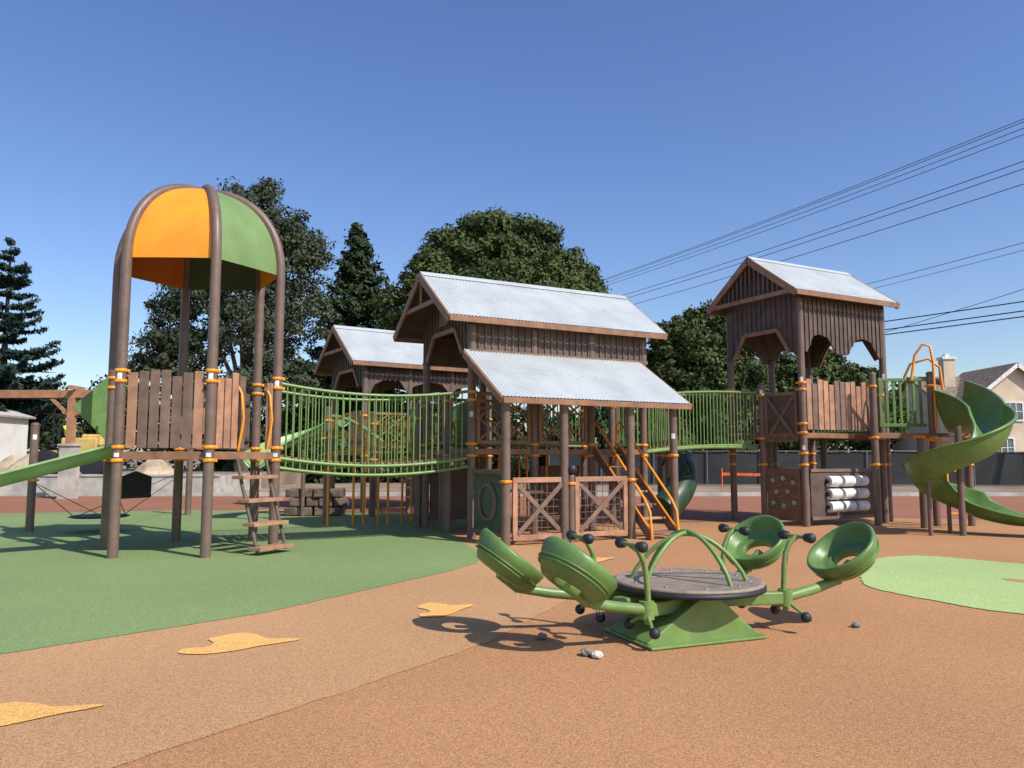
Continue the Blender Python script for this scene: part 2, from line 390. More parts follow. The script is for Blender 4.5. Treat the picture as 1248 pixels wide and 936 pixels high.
gablewall(b,F,-.04,-.04,2.34,3.5,4.22,5.05,.5)
gablewall(b,F,4.07,-.04,2.34,3.5,4.22,5.05,.5,out=.032)
b.beam('gable_truss',TRIM,F(-.6,.35,4.5),F(-.6,1.95,4.5),.05,.09)
b.beam('gable_truss',TRIM,F(-.6,1.15,4.5),F(-.6,1.15,5.05),.05,.08)
b.box('hay_door',MIDB,F(-.1,1.15,4.32),(.04,.42,.34),YAW)
corrug(b,F(-.18,-1.62,2.53),F(4.1,0,0)-F(0,0,0),F(0,1.6,1.0)-F(0,0,0))
b.beam('leanto_trim',TRIM,F(-.18,-1.64,2.46),F(3.92,-1.64,2.46),.04,.10)
for s in (-.2,3.94): b.beam('leanto_trim',TRIM,F(s,-1.62,2.455),F(s,-.04,3.44),.04,.12)
for s,c in ((-.03,(1.05,)),(1.14,()),(2.6,(1.05,)),(3.63,(1.5,))): post(b,F(s,-1.45,0),2.55,c)
sticker(b,F(3.63,-1.45,0),1.9,-1.8)
b.beam('leanto_beam',DKB,F(-.1,-1.45,2.5),F(3.8,-1.45,2.5),.07,.1)
def gate(s0,s1):
    tg=-1.45
    for z in (.12,1.1): b.beam('gate_frame',TAN,F(s0,tg,z),F(s1,tg,z),.05,.09)
    for s in (s0+.04,s1-.04): b.beam('gate_frame',TAN,F(s,tg,.165),F(s,tg,1.055),.05,.09,up=U)
    b.beam('gate_brace',MIDB,F(s0+.09,tg-.02,.18),F(s1-.09,tg-.02,1.04),.03,.08)
    b.beam('gate_brace',MIDB,F(s0+.09,tg+.02,1.04),F(s1-.09,tg+.02,.18),.03,.08)
    n=9
    for i in range(1,n): b.tube('gate_wire',POST,[F(s0+(s1-s0)*i/n,tg+.045,.15),F(s0+(s1-s0)*i/n,tg+.045,1.08)],.006,5)
    for i in range(1,8): b.tube('gate_wire',POST,[F(s0+.05,tg+.05,.15+.12*i),F(s1-.05,tg+.05,.15+.12*i)],.006,5)
gate(.1,1.18); gate(1.36,2.5)
for s in (1.27,): post(b,F(s,-1.47,0),1.15,(1.0,),r=.06)
b.ball('gate_bell',RUB,F(1.27,-1.5,1.28),.09)
def lattice(o,p,q,z0,z1,m=TRIM):
    p=V(p);q=V(q);L=(q-p).length; d=(q-p)/L; H=z1-z0; nr=V((-d.y,d.x,0))
    for z in (z0,z1): o.beam('lattice_frame',m,p+Z*z,q+Z*z,.05,.07)
    for e in (p+d*.035,q-d*.035): o.beam('lattice_frame',m,e+Z*(z0+.035),e+Z*(z1-.035),.05,.07,up=d)
    k=max(1,round(L/H))*2
    cw=(L-.1)/k
    for r_ in range(2):
        za=z0+.04+(H-.08)*r_/2; zb=z0+.04+(H-.08)*(r_+1)/2
        for i in range(k):
            a=p+d*(.05+cw*i); c=p+d*(.05+cw*(i+1))
            o.beam('lattice_brace',m,a-nr*.012+Z*za,c-nr*.012+Z*zb,.02,.04)
            o.beam('lattice_brace',m,a+nr*.012+Z*zb,c+nr*.012+Z*za,.02,.04)
pp=F(0,-.1,0);qq=F(0,-1.35,0); dd=(qq-pp).normalized()
b.poly('play_panel',GRND,[(0.05,0),(1.2,0),(1.2,1.0),(.05,1.0)],pp+Z*.2,dd,Z,.04)
for z in (.16,1.24): b.beam('panel_frame',MIDB,pp+Z*z,qq+Z*z,.06,.08)
b.lathe('panel_ring',MIDB,[(.28,-.05),(.36,-.05),(.36,.05),(.28,.05),(.28,-.05)],pp+dd*.62+Z*.7,axis=U,seg=28)
lattice(b,F(.1,0,0),F(1.27,0,0),1.78,2.7); lattice(b,F(1.45,0,0),F(2.6,0,0),1.78,2.7,TRIM)
rail(b,F(3.35,0,0),F(3.97,0,0),1.75,2.75,.1); rail(b,F(.1,2.3,0),F(4.0,2.3,0),1.75,2.75,.1)
lattice(b,F(0,1.3,0),F(0,2.2,0),1.78,2.7)
for s in (1.5,2.2): b.tube('orange_bars',ORG,[F(s,1.8,.0),F(s,1.8,1.9),F(s+.25,1.8,2.2),F(s+.5,1.8,1.9),F(s+.5,1.8,0)],.022,8)
b.box('store_counter',MIDB,F(.9,-.05,.85),(1.1,.3,.06),YAW)
b.poly('back_panel',DKB,[(0,0),(1.15,0),(1.15,1.15),(0,1.15)],F(.1,2.3,.15),U,Z,.04); b.poly('back_panel',DKB,[(0,0),(1.1,0),(1.1,1.15),(0,1.15)],F(2.8,2.3,.15),U,Z,.04)
b.done()
st=Obj('stair_ladder',P(3,-.9,0))
def S(tt,k,z=0): return P(2.72+k*.62,tt,z)
for k in (0,1):
    st.beam('stringer',MIDB,S(0,k,1.66),S(-1.86,k,.02),.04,.14)
    st.tube('handrail',ORG,[S(.05,k,1.6),S(.0,k,2.15),S(-.1,k,2.22),S(-.35,k,2.0),S(-1.7,k,.72),S(-1.85,k,.5),S(-1.9,k,.02)],.024,10)
    st.tube('handrail_lower',ORG,[S(-.1,k,1.72),S(-1.86,k,.16)],.02,8)
for i in range(7):
    f=(i+.5)/7; c0=S(-1.86*f,0.04,1.66*(1-f)); c1=S(-1.86*f,.96,1.66*(1-f))
    st.beam('treads',TAN if i%2 else MIDB,c0,c1,.2,.04)
st.done()
# ================================================================ BARN B (back)
YB=math.radians(33); UB=V((math.cos(YB),math.sin(YB),0)); NB=V((-math.sin(YB),math.cos(YB),0)); WB=V((-4.05,21.15,0))
_N=Nn;_U=U
Nn=NB;U=UB
def FB(s,t,z): return WB+UB*s+NB*t+Z*z
b2=Obj('barn_playhouse',FB(2,1,0))
for s in (0,1.35,2.7,4.0):
    for tt in (0,2.4): post(b2,FB(s,tt,0),4.0,(1.5,2.6))
deck(b2,FB,0,4.0,0,2.4,1.65)
gableroof(b2,FB,-.5,4.4,-.33,2.73,4.1,5.25)
for sgn,tt in ((-1,-.02),(1,2.42)):
    b2.poly('side_wall',DKB,[(0,3.5),(.15,3.2),(.3,3.5),(.6,3.65),(1.05,3.65),(1.3,3.3),(1.5,3.5),(2.0,3.65),(2.4,3.6),(2.7,3.3),(2.9,3.5),(3.6,3.6),(4.05,3.2),(4.05,4.08),(0,4.08)],FB(-.03,tt,0),UB,Z,.04)
    battens(b2,FB,-.03,4.03,tt,3.62,4.06,sgn*.032,.15)
gablewall(b2,FB,-.04,-.04,2.44,3.45,4.2,5.1,.5)
gablewall(b2,FB,4.04,-.04,2.44,3.45,4.2,5.1,.5,out=.032)
b2.beam('gable_truss',TRIM,FB(-.48,.3,4.5),FB(-.48,2.1,4.5),.05,.09)
lattice(b2,FB(.1,0,0),FB(1.25,0,0),1.78,2.7); rail(b2,FB(1.4,0,0),FB(3.9,0,0),1.75,2.7)
pickets(b2,FB(0,.1,0),FB(0,1.2,0),1.72,2.8,6,4)
b2.done()
Nn=_N;U=_U
ac=Obj('arch_climber',(-2.6,18.3,0))
for i in range(7):
    x=-4.0+.5*i; y=16.9+.27*i
    ac.tube('orange_arches',ORG,[V((x,y,0)),V((x,y,1.9)),V((x+.1,y+.1,2.3)),V((x+.35,y+.2,2.45)),V((x+.6,y+.3,2.3)),V((x+.7,y+.4,1.9)),V((x+.7,y+.4,0))],.027,8)
for i in range(3): ac.tube('orange_rails',ORG,[V((-4.2,17.0,1.2+.35*i)),V((-2.5,17.4,1.35+.35*i+.1)),V((-.9,18.4,1.2+.35*i))],.025,8)
for x,y in ((-4.2,17.6),(-3.5,19.5),(-2.2,18.0),(-1.45,16.2),(-2.0,16.7),(-1.0,18.6)): post(ac,(x,y,0),2.6,(1.4,2.3))
ac.beam('platform',DECK,(-3.2,18.4,1.55),(-1.0,19.4,1.55),1.1,.07)
ac.tube('curved_rail',GRNM,[V((-4.5+.3*i,18.9-.05*i,2.5-.9*(1-math.cos(i*.28)))) for i in range(12)],.05,10)
ac.done()
gs=Obj('curved_slide',(-5.2,19.8,2.0)); pa=[]
for i in range(20):
    a=math.radians(60+i*7); pa.append((V((-4.9+1.2*math.cos(a),18.6+1.2*math.sin(a),2.3-.055*i)),a+math.pi/2))
chute(gs,pa,.55,.2,.25,GRNL); 
for x,y,z in ((-5.3,19.7,1.7),(-6.1,18.6,1.3)): gs.tube('legs',POST,[(x,y,0),(x,y,z)],.05,10)
gs.done()
rb2=Obj('play_bridge',(-1.9,18.6,1.6))
p0,p1=P(-.05,2.4,0),FB(1.3,0,0); dxx=(p1-p0).normalized(); sdx=V((-dxx.y,dxx.x,0))*-1.0
rail(rb2,p0,p1,1.62,2.7,.11,-.04); rail(rb2,p0+sdx,p1+sdx,1.62,2.7,.11,-.04)
for i in range(26):
    c_=p0.lerp(p1,(i+.5)/26)+Z*1.62; rb2.beam('planks',TRIM,c_,c_+sdx,.14,.04)
rb2.done()
sw=Obj('stone_climber',(-4.6,20.0,0)); rs=random.Random(4)
for r_ in range(3):
    for c_ in range(4):
        sw.box('blocks',STONE,(-5.6+c_*.36+(.15 if r_%2 else 0)+rs.uniform(-.02,.02),20.0+rs.uniform(-.04,.04),.12+r_*.23),(.34,.5,.21),rs.uniform(-.06,.06),.03)
sw.done()
# ================================================================ RIGHT BRIDGE
rb=Obj('play_bridge',P(5.7,.5,1.7))
rail(rb,P(4.1,0,0),P(7.33,0,0),1.62,2.8,.1,-.06,zq0=1.75,zq1=2.98,part='near_railing')
rail(rb,P(4.1,1.1,0),P(7.33,1.0,0),1.62,2.8,.1,-.06,zq0=1.75,zq1=2.98,part='far_railing')
for i in range(22):
    tt=(i+.5)/22; z=1.65+.1*tt+.24*tt*(1-tt); rb.beam('planks',TRIM,P(4.1+3.23*tt,.05,z),P(4.1+3.23*tt,1.02,z),.13,.04)
rb.tube('edge_tube',GRNM,[P(4.1+3.23*i/16,0,1.6+.1*i/16+.24*(i/16)*(1-i/16)) for i in range(17)],.035,8)
post(rb,P(5.6,1.1,0),2.9,(1.5,2.6)); post(rb,P(4.7,1.9,0),2.7,(1.5,)); post(rb,P(6.4,2.4,0),2.7,(1.5,))
rb.done()
ts=Obj('tunnel_slide',P(5.9,1.4,0))
ts.tube('tunnel',GRND,[P(6.25-.75*(1-math.cos(k*.11)),1.6-.5*math.sin(k*.11)-.02*k,1.45-.062*k) for k in range(19)],.34,22)
ts.tube('tunnel_rim',GRND,[P(6.25,1.6,1.47),P(6.25,1.58,1.43)],.38,22)
ts.done()
# ================================================================ TOWER C
c=Obj('barn_play_tower',P(8.8,-.2,0)); s0,s1,t0,t1=7.41,10.16,-1.27,.88
for s,tt in ((s0,t0),(s0,t1),(s1,t0),(s1,t1)): post(c,P(s,tt,0),5.0,(1.3,1.55,2.0,2.2,2.95,3.1))
for s,tt,zz in ((s0,-.09,3.15),(8.8,t1,3.9),(9.85,t0-.12,3.2),(8.0,.3,2.0),(9.3,-.2,2.0)): post(c,P(s,tt,0),zz,(1.3,1.9,2.9) if zz>3 else ())
sticker(c,P(s0,t0,0),3.2,-2.0); sticker(c,P(s0,t0,0),1.7,-2.0); sticker(c,P(s0,-.09,0),3.0,-2.0); sticker(c,P(s1,t0,0),3.4,-2.0)
deck(c,P,s0,s1,t0,t1,2.02)
gableroof(c,P,s0-.42,s1+.25,t0-.3,t1+.3,5.14,6.14)
for sgn,tt in ((-1,t0-.02),(1,t1+.02)):
    w=s1-s0+.1; zb=3.82
    pts=[(0,zb),(.22,zb),(.42,zb+.36),(.62,zb+.42),(.9,zb+.36),(1.2,zb),(1.55,zb),(1.82,zb+.36),(2.1,zb+.42),(2.35,zb+.36),(2.62,zb),(w,zb),(w,5.1),(0,5.1)]
    c.poly('side_wall',DKB,pts,P(s0-.05,tt,0),U,Z,.04)
    def zl(a,P_=pts):
        x=a-(s0-.05)
        for (x0,z0),(x1,z1) in zip(P_[:11],P_[1:12]):
            if x0<=x<=x1: return z0+(z1-z0)*(x-x0)/(x1-x0+1e-9)+.01
        return zb
    battens(c,P,s0-.03,s1+.03,tt,zl,5.06,sgn*.032,.14)
gablewall(c,P,s0-.04,t0-.04,t1+.04,3.82,5.2,6.0,.55)
gablewall(c,P,s1+.04,t0-.04,t1+.04,3.82,5.2,6.0,.55,out=.032)
sT=s0-.4
c.beam('gable_truss',TRIM,P(sT-.03,t0-.28,5.12),P(sT-.03,t1+.28,5.12),.05,.10)
tm=(t0+t1)/2
for i in range(1,20):
    tt=t0-.3+(t1-t0+.6)*i/20; zt=5.14+1.0*(1-abs(tt-tm)/((t1-t0)/2+.3))-.1
    if zt>5.2: c.beam('gable_slats',DKB,P(sT+.03,tt,5.15),P(sT+.03,tt,zt),.03,.04,up=Nn,bevel=0)
p_,q_=P(s0,-.2,0),P(s0,t0+.12,0); dd=(q_-p_).normalized(); Lx=(q_-p_).length
c.poly('door_panel',DKB,[(0,0),(Lx,0),(Lx,1.12),(0,1.12)],p_+Z*1.83,dd,Z,.03)
for z in (1.87,2.91): c.beam('door_trim',MIDB,p_-U*.03+Z*z,q_-U*.03+Z*z,.03,.08)
for e in (p_+dd*.04,q_-dd*.04): c.beam('door_trim',MIDB,e-U*.03+Z*1.91,e-U*.03+Z*2.87,.08,.03,up=U)
c.beam('door_brace',MIDB,p_+dd*.08-U*.035+Z*1.92,q_-dd*.08-U*.035+Z*2.86,.03,.08); c.beam('door_brace',MIDB,p_+dd*.08-U*.04+Z*2.86,q_-dd*.08-U*.04+Z*1.92,.03,.08)
c.poly('knob_panel',MIDB,[(0,0),(Lx,0),(Lx,1.1),(Lx*.5,1.16),(0,1.1)],p_+Z*.12,dd,Z,.04)
for (x,z) in [(.2,.85),(.5,.9),(.78,.82),(.3,.6),(.62,.62),(.2,.35),(.5,.3),(.8,.38)]:
    c.ball('knobs',GRNL,p_+dd*x*Lx/.95-U*.05+Z*(.12+z),.06)
for k in range(3):
    c.tube('panel_groove',TAN,[p_+dd*(.1+.08*i)-U*.025+Z*(.4+.25*k+.05*math.sin(i*1.1+k)) for i in range(11)],.010,6)
p_,q_=P(s0+.15,t0,0),P(9.75,t0,0); dd=U; Lx=(q_-p_).length
c.poly('game_panel',DKB,[(0,0),(Lx,0),(Lx,1.1),(0,1.1)],p_+Z*.12,dd,Z,.04)
for z in (.16,1.2): c.beam('game_panel_frame',MIDB,p_-Nn*.03+Z*z,q_-Nn*.03+Z*z,.03,.07)
for i in range(3):
    for j in range(3):
        x=.66+.44*i
        c.tube('game_cylinders',WHITE,[p_+dd*(x-.17)-Nn*.06+Z*(.40+.28*j),p_+dd*(x+.17)-Nn*.06+Z*(.40+.28*j)],.12,18)
        for e in (-.19,.19): c.tube('cylinder_axle',RUB,[p_+dd*(x+e-.02)-Nn*.06+Z*(.40+.28*j),p_+dd*(x+e+.02)-Nn*.06+Z*(.40+.28*j)],.05,12)
pickets(c,P(s0+.12,t0,0),P(9.7,t0,0),2.1,3.22,12,6)
lattice(c,P(s0,.1,0),P(s0,.8,0),2.1,3.0,DKB); rail(c,P(s0+.1,t1,0),P(s1-.1,t1,0),2.1,3.1,.1)
rail(c,P(s1,t0+.1,0),P(s1,t1-.1,0),2.1,3.1,.1)
e0=V((8.1,17.25,0)); e1=V((9.32,17.1,0))
c.add('deck_extension',DECK,[v+Z*z for z in (1.95,2.02) for v in (e0,e1,V((10.05,17.05,0)),V((10.1,17.9,0)),P(s1,t0+.2,0),P(9.0,t0+.1,0))],[(5,4,3,2,1,0),(6,7,8,9,10,11)]+[(i,(i+1)%6,(i+1)%6+6,i+6) for i in range(6)],False,.005)
c.beam('deck_edge',TRIM,e0+Z*1.97-V((0,.01,0)),e1+Z*1.97-V((0,.01,0)),.04,.12)
for v,zz in ((e0,3.35),(e1,3.35),(V((8.75,16.55,0)),1.9),(V((10.08,17.1,0)),2.6)): post(c,v,zz,(1.3,1.9,3.05) if zz>3 else (1.3,1.9))
for i in range(7): c.beam('green_panel',GRN,V((8.24+.15*i,17.2,2.2)),V((8.24+.15*i,17.2,3.22)),.06,.035,up=(0,1,0))
for z in (2.2,3.22): c.beam('green_panel_bar',GRN,e0+V((.1,-.04,z)),e1+V((-.1,0.06,z)),.05,.07)
c.tube('entry_hoop',ORG,[(8.9,17.1,3.2),(9.0,17.1,3.75),(9.15,17.05,4.0),(9.3,17.0,3.95),(9.35,17,3.6),(9.35,17,2.1)],.028,10)
c.tube('entry_hoop',ORG,[(8.9,17.5,3.2),(9.05,17.4,3.6),(9.35,17.2,3.7),(9.6,17.2,3.5),(9.65,17.2,3.0)],.028,10)
c.tube('loop_ladder',ORG,[(9.0,17.0,1.9),(9.2,16.6,1.85),(9.25,16.5,1.6),(9.25,16.5,.4),(9.25,16.5,0)],.026,10)
c.tube('loop_ladder',ORG,[(9.1,17.2,1.9),(9.55,16.8,1.8),(9.6,16.7,1.5),(9.6,16.7,0)],.026,10)
for i in range(5): c.tube('loop_ladder',ORG,[(9.25,16.5,.3+.3*i),(9.6,16.7,.3+.3*i)],.018,8)
c.done()
# ================================================================ SPIRAL SLIDE (clockwise from above)
CC=V((8.66,15.0,0)); R=.62; pa=[]
ss=Obj('spiral_slide',CC)
E0=V((9.68,17.0,2.05)); E1=CC+V((R,0,0)); E1.z=1.88
for i in range(10):
    f=i/10; q=E0.lerp(E1,f); q.x+= .12*math.sin(math.pi*f); q.z=2.06-.16*f**1.5
    hd=math.atan2(E1.y-E0.y,E1.x-E0.x)*(1-f)+math.radians(-90)*f
    k=2.5-1.1*f; pa.append((q,hd,k,k*1.3))
n=70
for i in range(n+1):
    f=i/n; phi=-math.radians(325*f)
    z=1.88-1.54*f; k=1.4-.4*min(1,f*3)
    pa.append((CC+V((math.cos(phi)*R,math.sin(phi)*R,z)),phi-math.pi/2,k,k))
ph=-math.radians(325); hd=ph-math.pi/2; last=CC+V((math.cos(ph)*R,math.sin(ph)*R,.34))
for i in range(1,10):
    d=i*.13; h2=hd+.07*i; pa.append((last+V((math.cos(hd+.03*i)*d,math.sin(hd+.03*i)*d,-.12*math.sin(min(1,i/6)*math.pi/2))),h2,.8-.07*i,.95-.07*i))
chute(ss,pa,.62,.44,.28,GRN,th=.03,pw=2.1)
ss.tube('center_pole',POST,[(CC.x,CC.y,0),(CC.x,CC.y,2.1)],.06,14)
xe=pa[-2][0]
ss.tube('feet',POST,[(xe.x-.1,xe.y+.1,0),(xe.x-.1,xe.y+.1,xe.z)],.035,10); ss.tube('feet',POST,[(CC.x-R,CC.y,0),(CC.x-R,CC.y,1.05)],.04,10)
ss.tube('feet',POST,[(CC.x+.1,CC.y+R,0),(CC.x+.1,CC.y+R,.6)],.04,10)
ss.done()
# ================================================================ SPINNER SEESAW
sp=Obj('spinner_seesaw',(1.5,6.85,0)); SA=math.radians(22)
sa=V((math.cos(SA),math.sin(SA),0)); sb=V((-math.sin(SA),math.cos(SA),0)); SO=V((1.53,6.85,0))
def Q(a,b_,z): return SO+sa*a+sb*b_+Z*z
tri=[(-.62,0),(.38,0),(.42,.03),(.02,.36),(-.12,.36),(-.66,.03)]
sp.poly('pedestal',GRNM,tri,Q(0,-.08,0.0),sa,Z,.62,.012)
sp.box('pedestal_foot',GRNM,Q(-.12,-.1,.012),(1.12,.78,.02),SA)
DZ=.405
sp.lathe('disc',DISC,[(.001,.0),(.62,.0),(.645,.012),(.645,.03),(.62,.04),(.6,.035),(.001,.035)],Q(0,0,DZ),seg=56)
sp.lathe('disc_rim',RUB,[(.60,-.03),(.655,-.03),(.655,.008),(.60,.008),(.60,-.03)],Q(0,0,DZ),seg=56)
for k in range(10):
    a=k*math.pi/5; sp.lathe('disc_bolts',STEEL,[(.014,0),(.014,.005),(.001,.009)],Q(.52*math.cos(a),.52*math.sin(a),DZ+.035),seg=8)
sp.tube('hub',GRNM,[Q(0,0,.28),Q(0,0,DZ)],.16,20)
def arch(c0,c1,h,n=20): return [c0.lerp(c1,i/n)+Z*(h*math.sin(math.pi*i/n)**.75) for i in range(n+1)]
sp.tube('grab_arches',GRNM,arch(Q(-.5,-.12,.42),Q(.5,.12,.42),.42),.02,10)
sp.tube('grab_arches',GRNM,arch(Q(-.12,.45,.42),Q(.12,-.45,.42),.43),.02,10)
sp.tube('grab_arches',GRNM,arch(Q(-.42,.25,.42),Q(.42,-.28,.42),.41),.02,10)
seats=[(-1.27,-.34,.60,(-.62,-.33)),(-1.52,.45,.60,(-.72,.36)),(1.26,.62,.61,(.7,.42)),(1.5,-.3,.61,(.8,-.3))]
for a,b_,z,(ma,mb) in seats:
    sg=1 if a>0 else -1; rad=V((sa*a+sb*b_*.5)).normalized()
    e=Q(a-sg*.12,b_,z-.22)
    st_=Q(-sg*.1,b_*.35,.28); m1=Q(ma,mb,.28)
    sp.beam('arm',GRNM,st_,m1,.09,.11,bevel=.015)
    sp.tube('arm_joint',GRNM,[m1-Z*.07,m1+Z*.07],.062,16)
    sp.tube('arm_tube',GRNM,[m1,m1.lerp(e,.6)+Z*-.01,e],[.045,.045,.042],14)
    nrm=(Z*.80-rad*.60).normalized(); cpos=Q(a,b_,z)
    sd_=V((-nrm.y,nrm.x,0)).normalized(); fw=nrm.cross(sd_)
    prof=[(.13,-.045),(.15,-.02),(.20,-.035),(.25,.0),(.285,.055),(.31,.095),(.328,.10),(.342,.08),(.333,.03),(.30,-.05),(.24,-.11),(.17,-.12),(.13,-.10),(.13,-.045)]
    prof=[(r*.97,zz) for r,zz in prof]
    vs=[];fs=[];SG=48;npf=len(prof)
    for k in range(SG):
        tt=2*math.pi*k/SG
        for (r,zz) in prof:
            ox=1.25 if r<.16 else (1.12 if r<.2 else 1.0)
            oy=.82 if r<.16 else 1.0
            dirv=sd_*math.cos(tt)*ox+fw*math.sin(tt)*oy
            back=max(0,dirv.dot(rad))**2
            vs.append(cpos+dirv*r+nrm*(zz+(.05*back if r>.26 else 0)))
    for k in range(SG):
        l=(k+1)%SG
        for i in range(npf-1): fs.append((k*npf+i,l*npf+i,l*npf+i+1,k*npf+i+1))
    sp.add('seat',GRN,vs,fs,True)
    for rr_r,rz in ((.309,-.01),(.297,-.038)):
        sp.tube('seat_ribs',GRN,[cpos+(sd_*math.cos(q*math.pi/20)+fw*math.sin(q*math.pi/20))*rr_r+nrm*rz for q in range(40)],.007,6,closed=True)
    sp.tube('seat_bracket',GRNM,[e,cpos-nrm*.1],.05,12)
    hb=Q(ma,mb,.17); hm=Q(ma,mb,.55); ht=Q(ma+sg*.14,mb*1.02,.80)
    sp.tube('handle_post',GRNM,[hb,Q(ma-sg*.015,mb,.35),hm,Q(ma+sg*.02,mb,.66),Q(ma+sg*.07,mb,.75),ht],.024,12)
    for k in (-1,1):
        ke=ht+sb*k*.15
        sp.tube('handle_bar',GRNM,[ht,ke],.017,10)
        sp.tube('handle_grip',RUB,[ke-sb*k*.035,ke+sb*k*.03],[.036,.044],16)
        sp.ball('handle_grip',RUB,ke+sb*k*.025,.045)
    for k in (-1,1):
        sp.tube('foot_peg',GRNM,[Q(ma,mb,.26),Q(ma+sg*.05,mb+k*.16,.16)],.016,8)
        sp.ball('foot_bumper',RUB,Q(ma+sg*.05,mb+k*.19,.14),.045)
sp.beam('main_beam',GRNM,Q(-.75,-.08,.29),Q(.8,.1,.29),.14,.11,bevel=.02)
sp.done()
RK=mat('rock_gray',(.22,.2,.18),.9,8,.25,.5,40); RK2=mat('rock_white',(.62,.58,.52),.9,8,.2,.5,40)
def rock(cx,cy,r,m,seed):
    o=Obj('small_rock',(cx,cy,0)); vs=[];fs=[];nu,nv=14,9
    for j in range(nv+1):
        for i in range(nu):
            a=2*math.pi*i/nu; ph=math.pi*j/nv; d=V((math.sin(ph)*math.cos(a),math.sin(ph)*math.sin(a),math.cos(ph)*.62))
            k=r*(1+.3*noise.noise(d*2+V((seed,0,0)))); vs.append(V((cx,cy,r*.5))+d*k)
    for j in range(nv):
        for i in range(nu): fs.append((j*nu+i,(j+1)*nu+i,(j+1)*nu+(i+1)%nu,j*nu+(i+1)%nu))
    o.add('stone',m,vs,fs,False); o.done()
rock(.57,6.02,.05,RK,1); rock(.64,5.95,.045,RK2,5); rock(.25,6.55,.045,RK,9); rock(3.05,7.0,.04,RK,12)
# ================================================================ TREES
BARK=mat('bark',(.10,.075,.055),.9,4,.3,.5,10)
def leafmat(n,col,c2): return mat(n,col,.65,.35,.2,col2=c2,island=.4,spec=.15)
LOAK=leafmat('oak_leaves',(.085,.108,.034),(.045,.068,.021))
LCON=leafmat('conifer_needles',(.050,.075,.032),(.026,.045,.02))
LCED=leafmat('cedar_needles',(.040,.070,.055),(.02,.04,.032))
LFEA=leafmat('feathery_leaves',(.080,.095,.055),(.042,.056,.032))
LBUS=leafmat('bush_leaves',(.075,.10,.04),(.03,.05,.02))
def leaves(parent,name,C,size,m,asp=1.0,Nr=None,jit=.55,seed=0):
    rng=np.random.default_rng(seed); n=len(C)
    nz=lambda x: x/np.maximum(1e-6,np.linalg.norm(x,axis=1))[:,None]
    if Nr is None: Nr=rng.normal(size=(n,3))
    Nn_=nz(nz(Nr)+jit*rng.normal(size=(n,3)))
    a=rng.normal(size=(n,3)); a=nz(a-Nn_*(a*Nn_).sum(1)[:,None]); b_=np.cross(Nn_,a)
    s=size*rng.uniform(.6,1.35,(n,1)); A=a*s*asp; B=b_*s
    vs=np.stack([C-A*.5,C-B*.35,C+A*.5,C+B*.35],1).reshape(-1,3).astype(np.float32)
    me=bpy.data.meshes.new(name); me.vertices.add(4*n); me.vertices.foreach_set('co',vs.ravel())
    me.loops.add(4*n); me.loops.foreach_set('vertex_index',np.arange(4*n,dtype=np.int32))
    me.polygons.add(n); me.polygons.foreach_set('loop_start',np.arange(0,4*n,4,dtype=np.int32)); 
    me.materials.append(m); me.update(calc_edges=True); me.validate()
    o=bpy.data.objects.new(name,me); sc.collection.objects.link(o); o.parent=parent.e
    return o
def broad(name,base,lobes,m,size=.38,clumps=60,per=70,sig=.45,seed=0,trunk=.4,fill=.35,tz=None,rlo=.72):
    rng=np.random.default_rng(seed); o=Obj(name,base); bx,by=base[0],base[1]
    pts=[]; nr=[]
    for (dx,dy,z,rx,rz) in lobes:
        ctr=np.array([dx,dy,z])
        k=int(clumps*(rx*rx+rx*rz)/8)+6
        d=rng.normal(size=(k,3)); d/=np.linalg.norm(d,axis=1)[:,None]
        d[:,2]=np.where(d[:,2]<-.6,-d[:,2],d[:,2])
        r=rng.uniform(rlo,1.06,(k,1))
        cc=d*r*np.array([rx,rx,rz])+ctr
        for c_,dv_ in zip(cc,d):
            sg=sig*rng.uniform(.5,1.35); kk=int(per*rng.uniform(.6,1.2))
            q=rng.normal(size=(kk,3)); q/=np.linalg.norm(q,axis=1)[:,None]
            p_=q*np.array([sg,sg,sg*.75])*rng.uniform(.6,1.35,(kk,1))
            pts.append(c_+p_); nr.append(q*1.0+dv_*.7)
        kf=int(k*per*fill); d=rng.normal(size=(kf,3)); d/=np.linalg.norm(d,axis=1)[:,None]
        pts.append(d*rng.uniform(.3,.85,(kf,1))*np.array([rx,rx,rz])+ctr); nr.append(d)
    C=np.concatenate(pts); 
    leaves(o,'leaves',C,size,m,1.3,np.concatenate(nr),.5,seed)
    zl=min(l[2] for l in lobes); th=tz or zl
    o.tube('trunk',BARK,[V((bx,by,-.1)),V((bx+.1,by,th*.5)),V((bx,by+.1,th))],[trunk*1.4,trunk,trunk*.75],12)
    for (dx,dy,z,rx,rz) in lobes:
        e=V((bx+dx,by+dy,z+rz*.3)); s_=V((bx,by+.1,th*.8)); mm=s_.lerp(e,.5)+V((0,0,-.4))
        o.tube('limbs',BARK,[s_,mm,e],[trunk*.5,trunk*.33,trunk*.1],8)
        for q in range(5):
            d=rng.normal(size=3); d/=np.linalg.norm(d); f=mm.lerp(e,rng.uniform(.2,1))
            o.tube('limbs',BARK,[f,f+V((d[0]*rx*.8,d[1]*rx*.8,abs(d[2])*rz*.7))],[trunk*.14,.03],6)
    o.done(); return o
ok=[(0,0,12,5.0,4.3),(-4.6,-1,10.6,2.8,2.5),(4.4,-1,11.0,3.0,2.8),(-2.4,-1,13.8,2.7,2.2),(1.4,-1,14.7,2.9,2.2),(4.0,0,13.0,2.6,2.1),(-5.4,0,8.2,2.2,2.2),(5.5,-.5,8.8,2.0,2.2),(-.6,-2,15.2,2.0,1.6),(-3.6,-2,12.4,2.2,1.9),(1,-4,11,2.6,2.4),(-2,-4,9.5,2.4,2.2),(4,-3,8.5,2.4,2.2)]
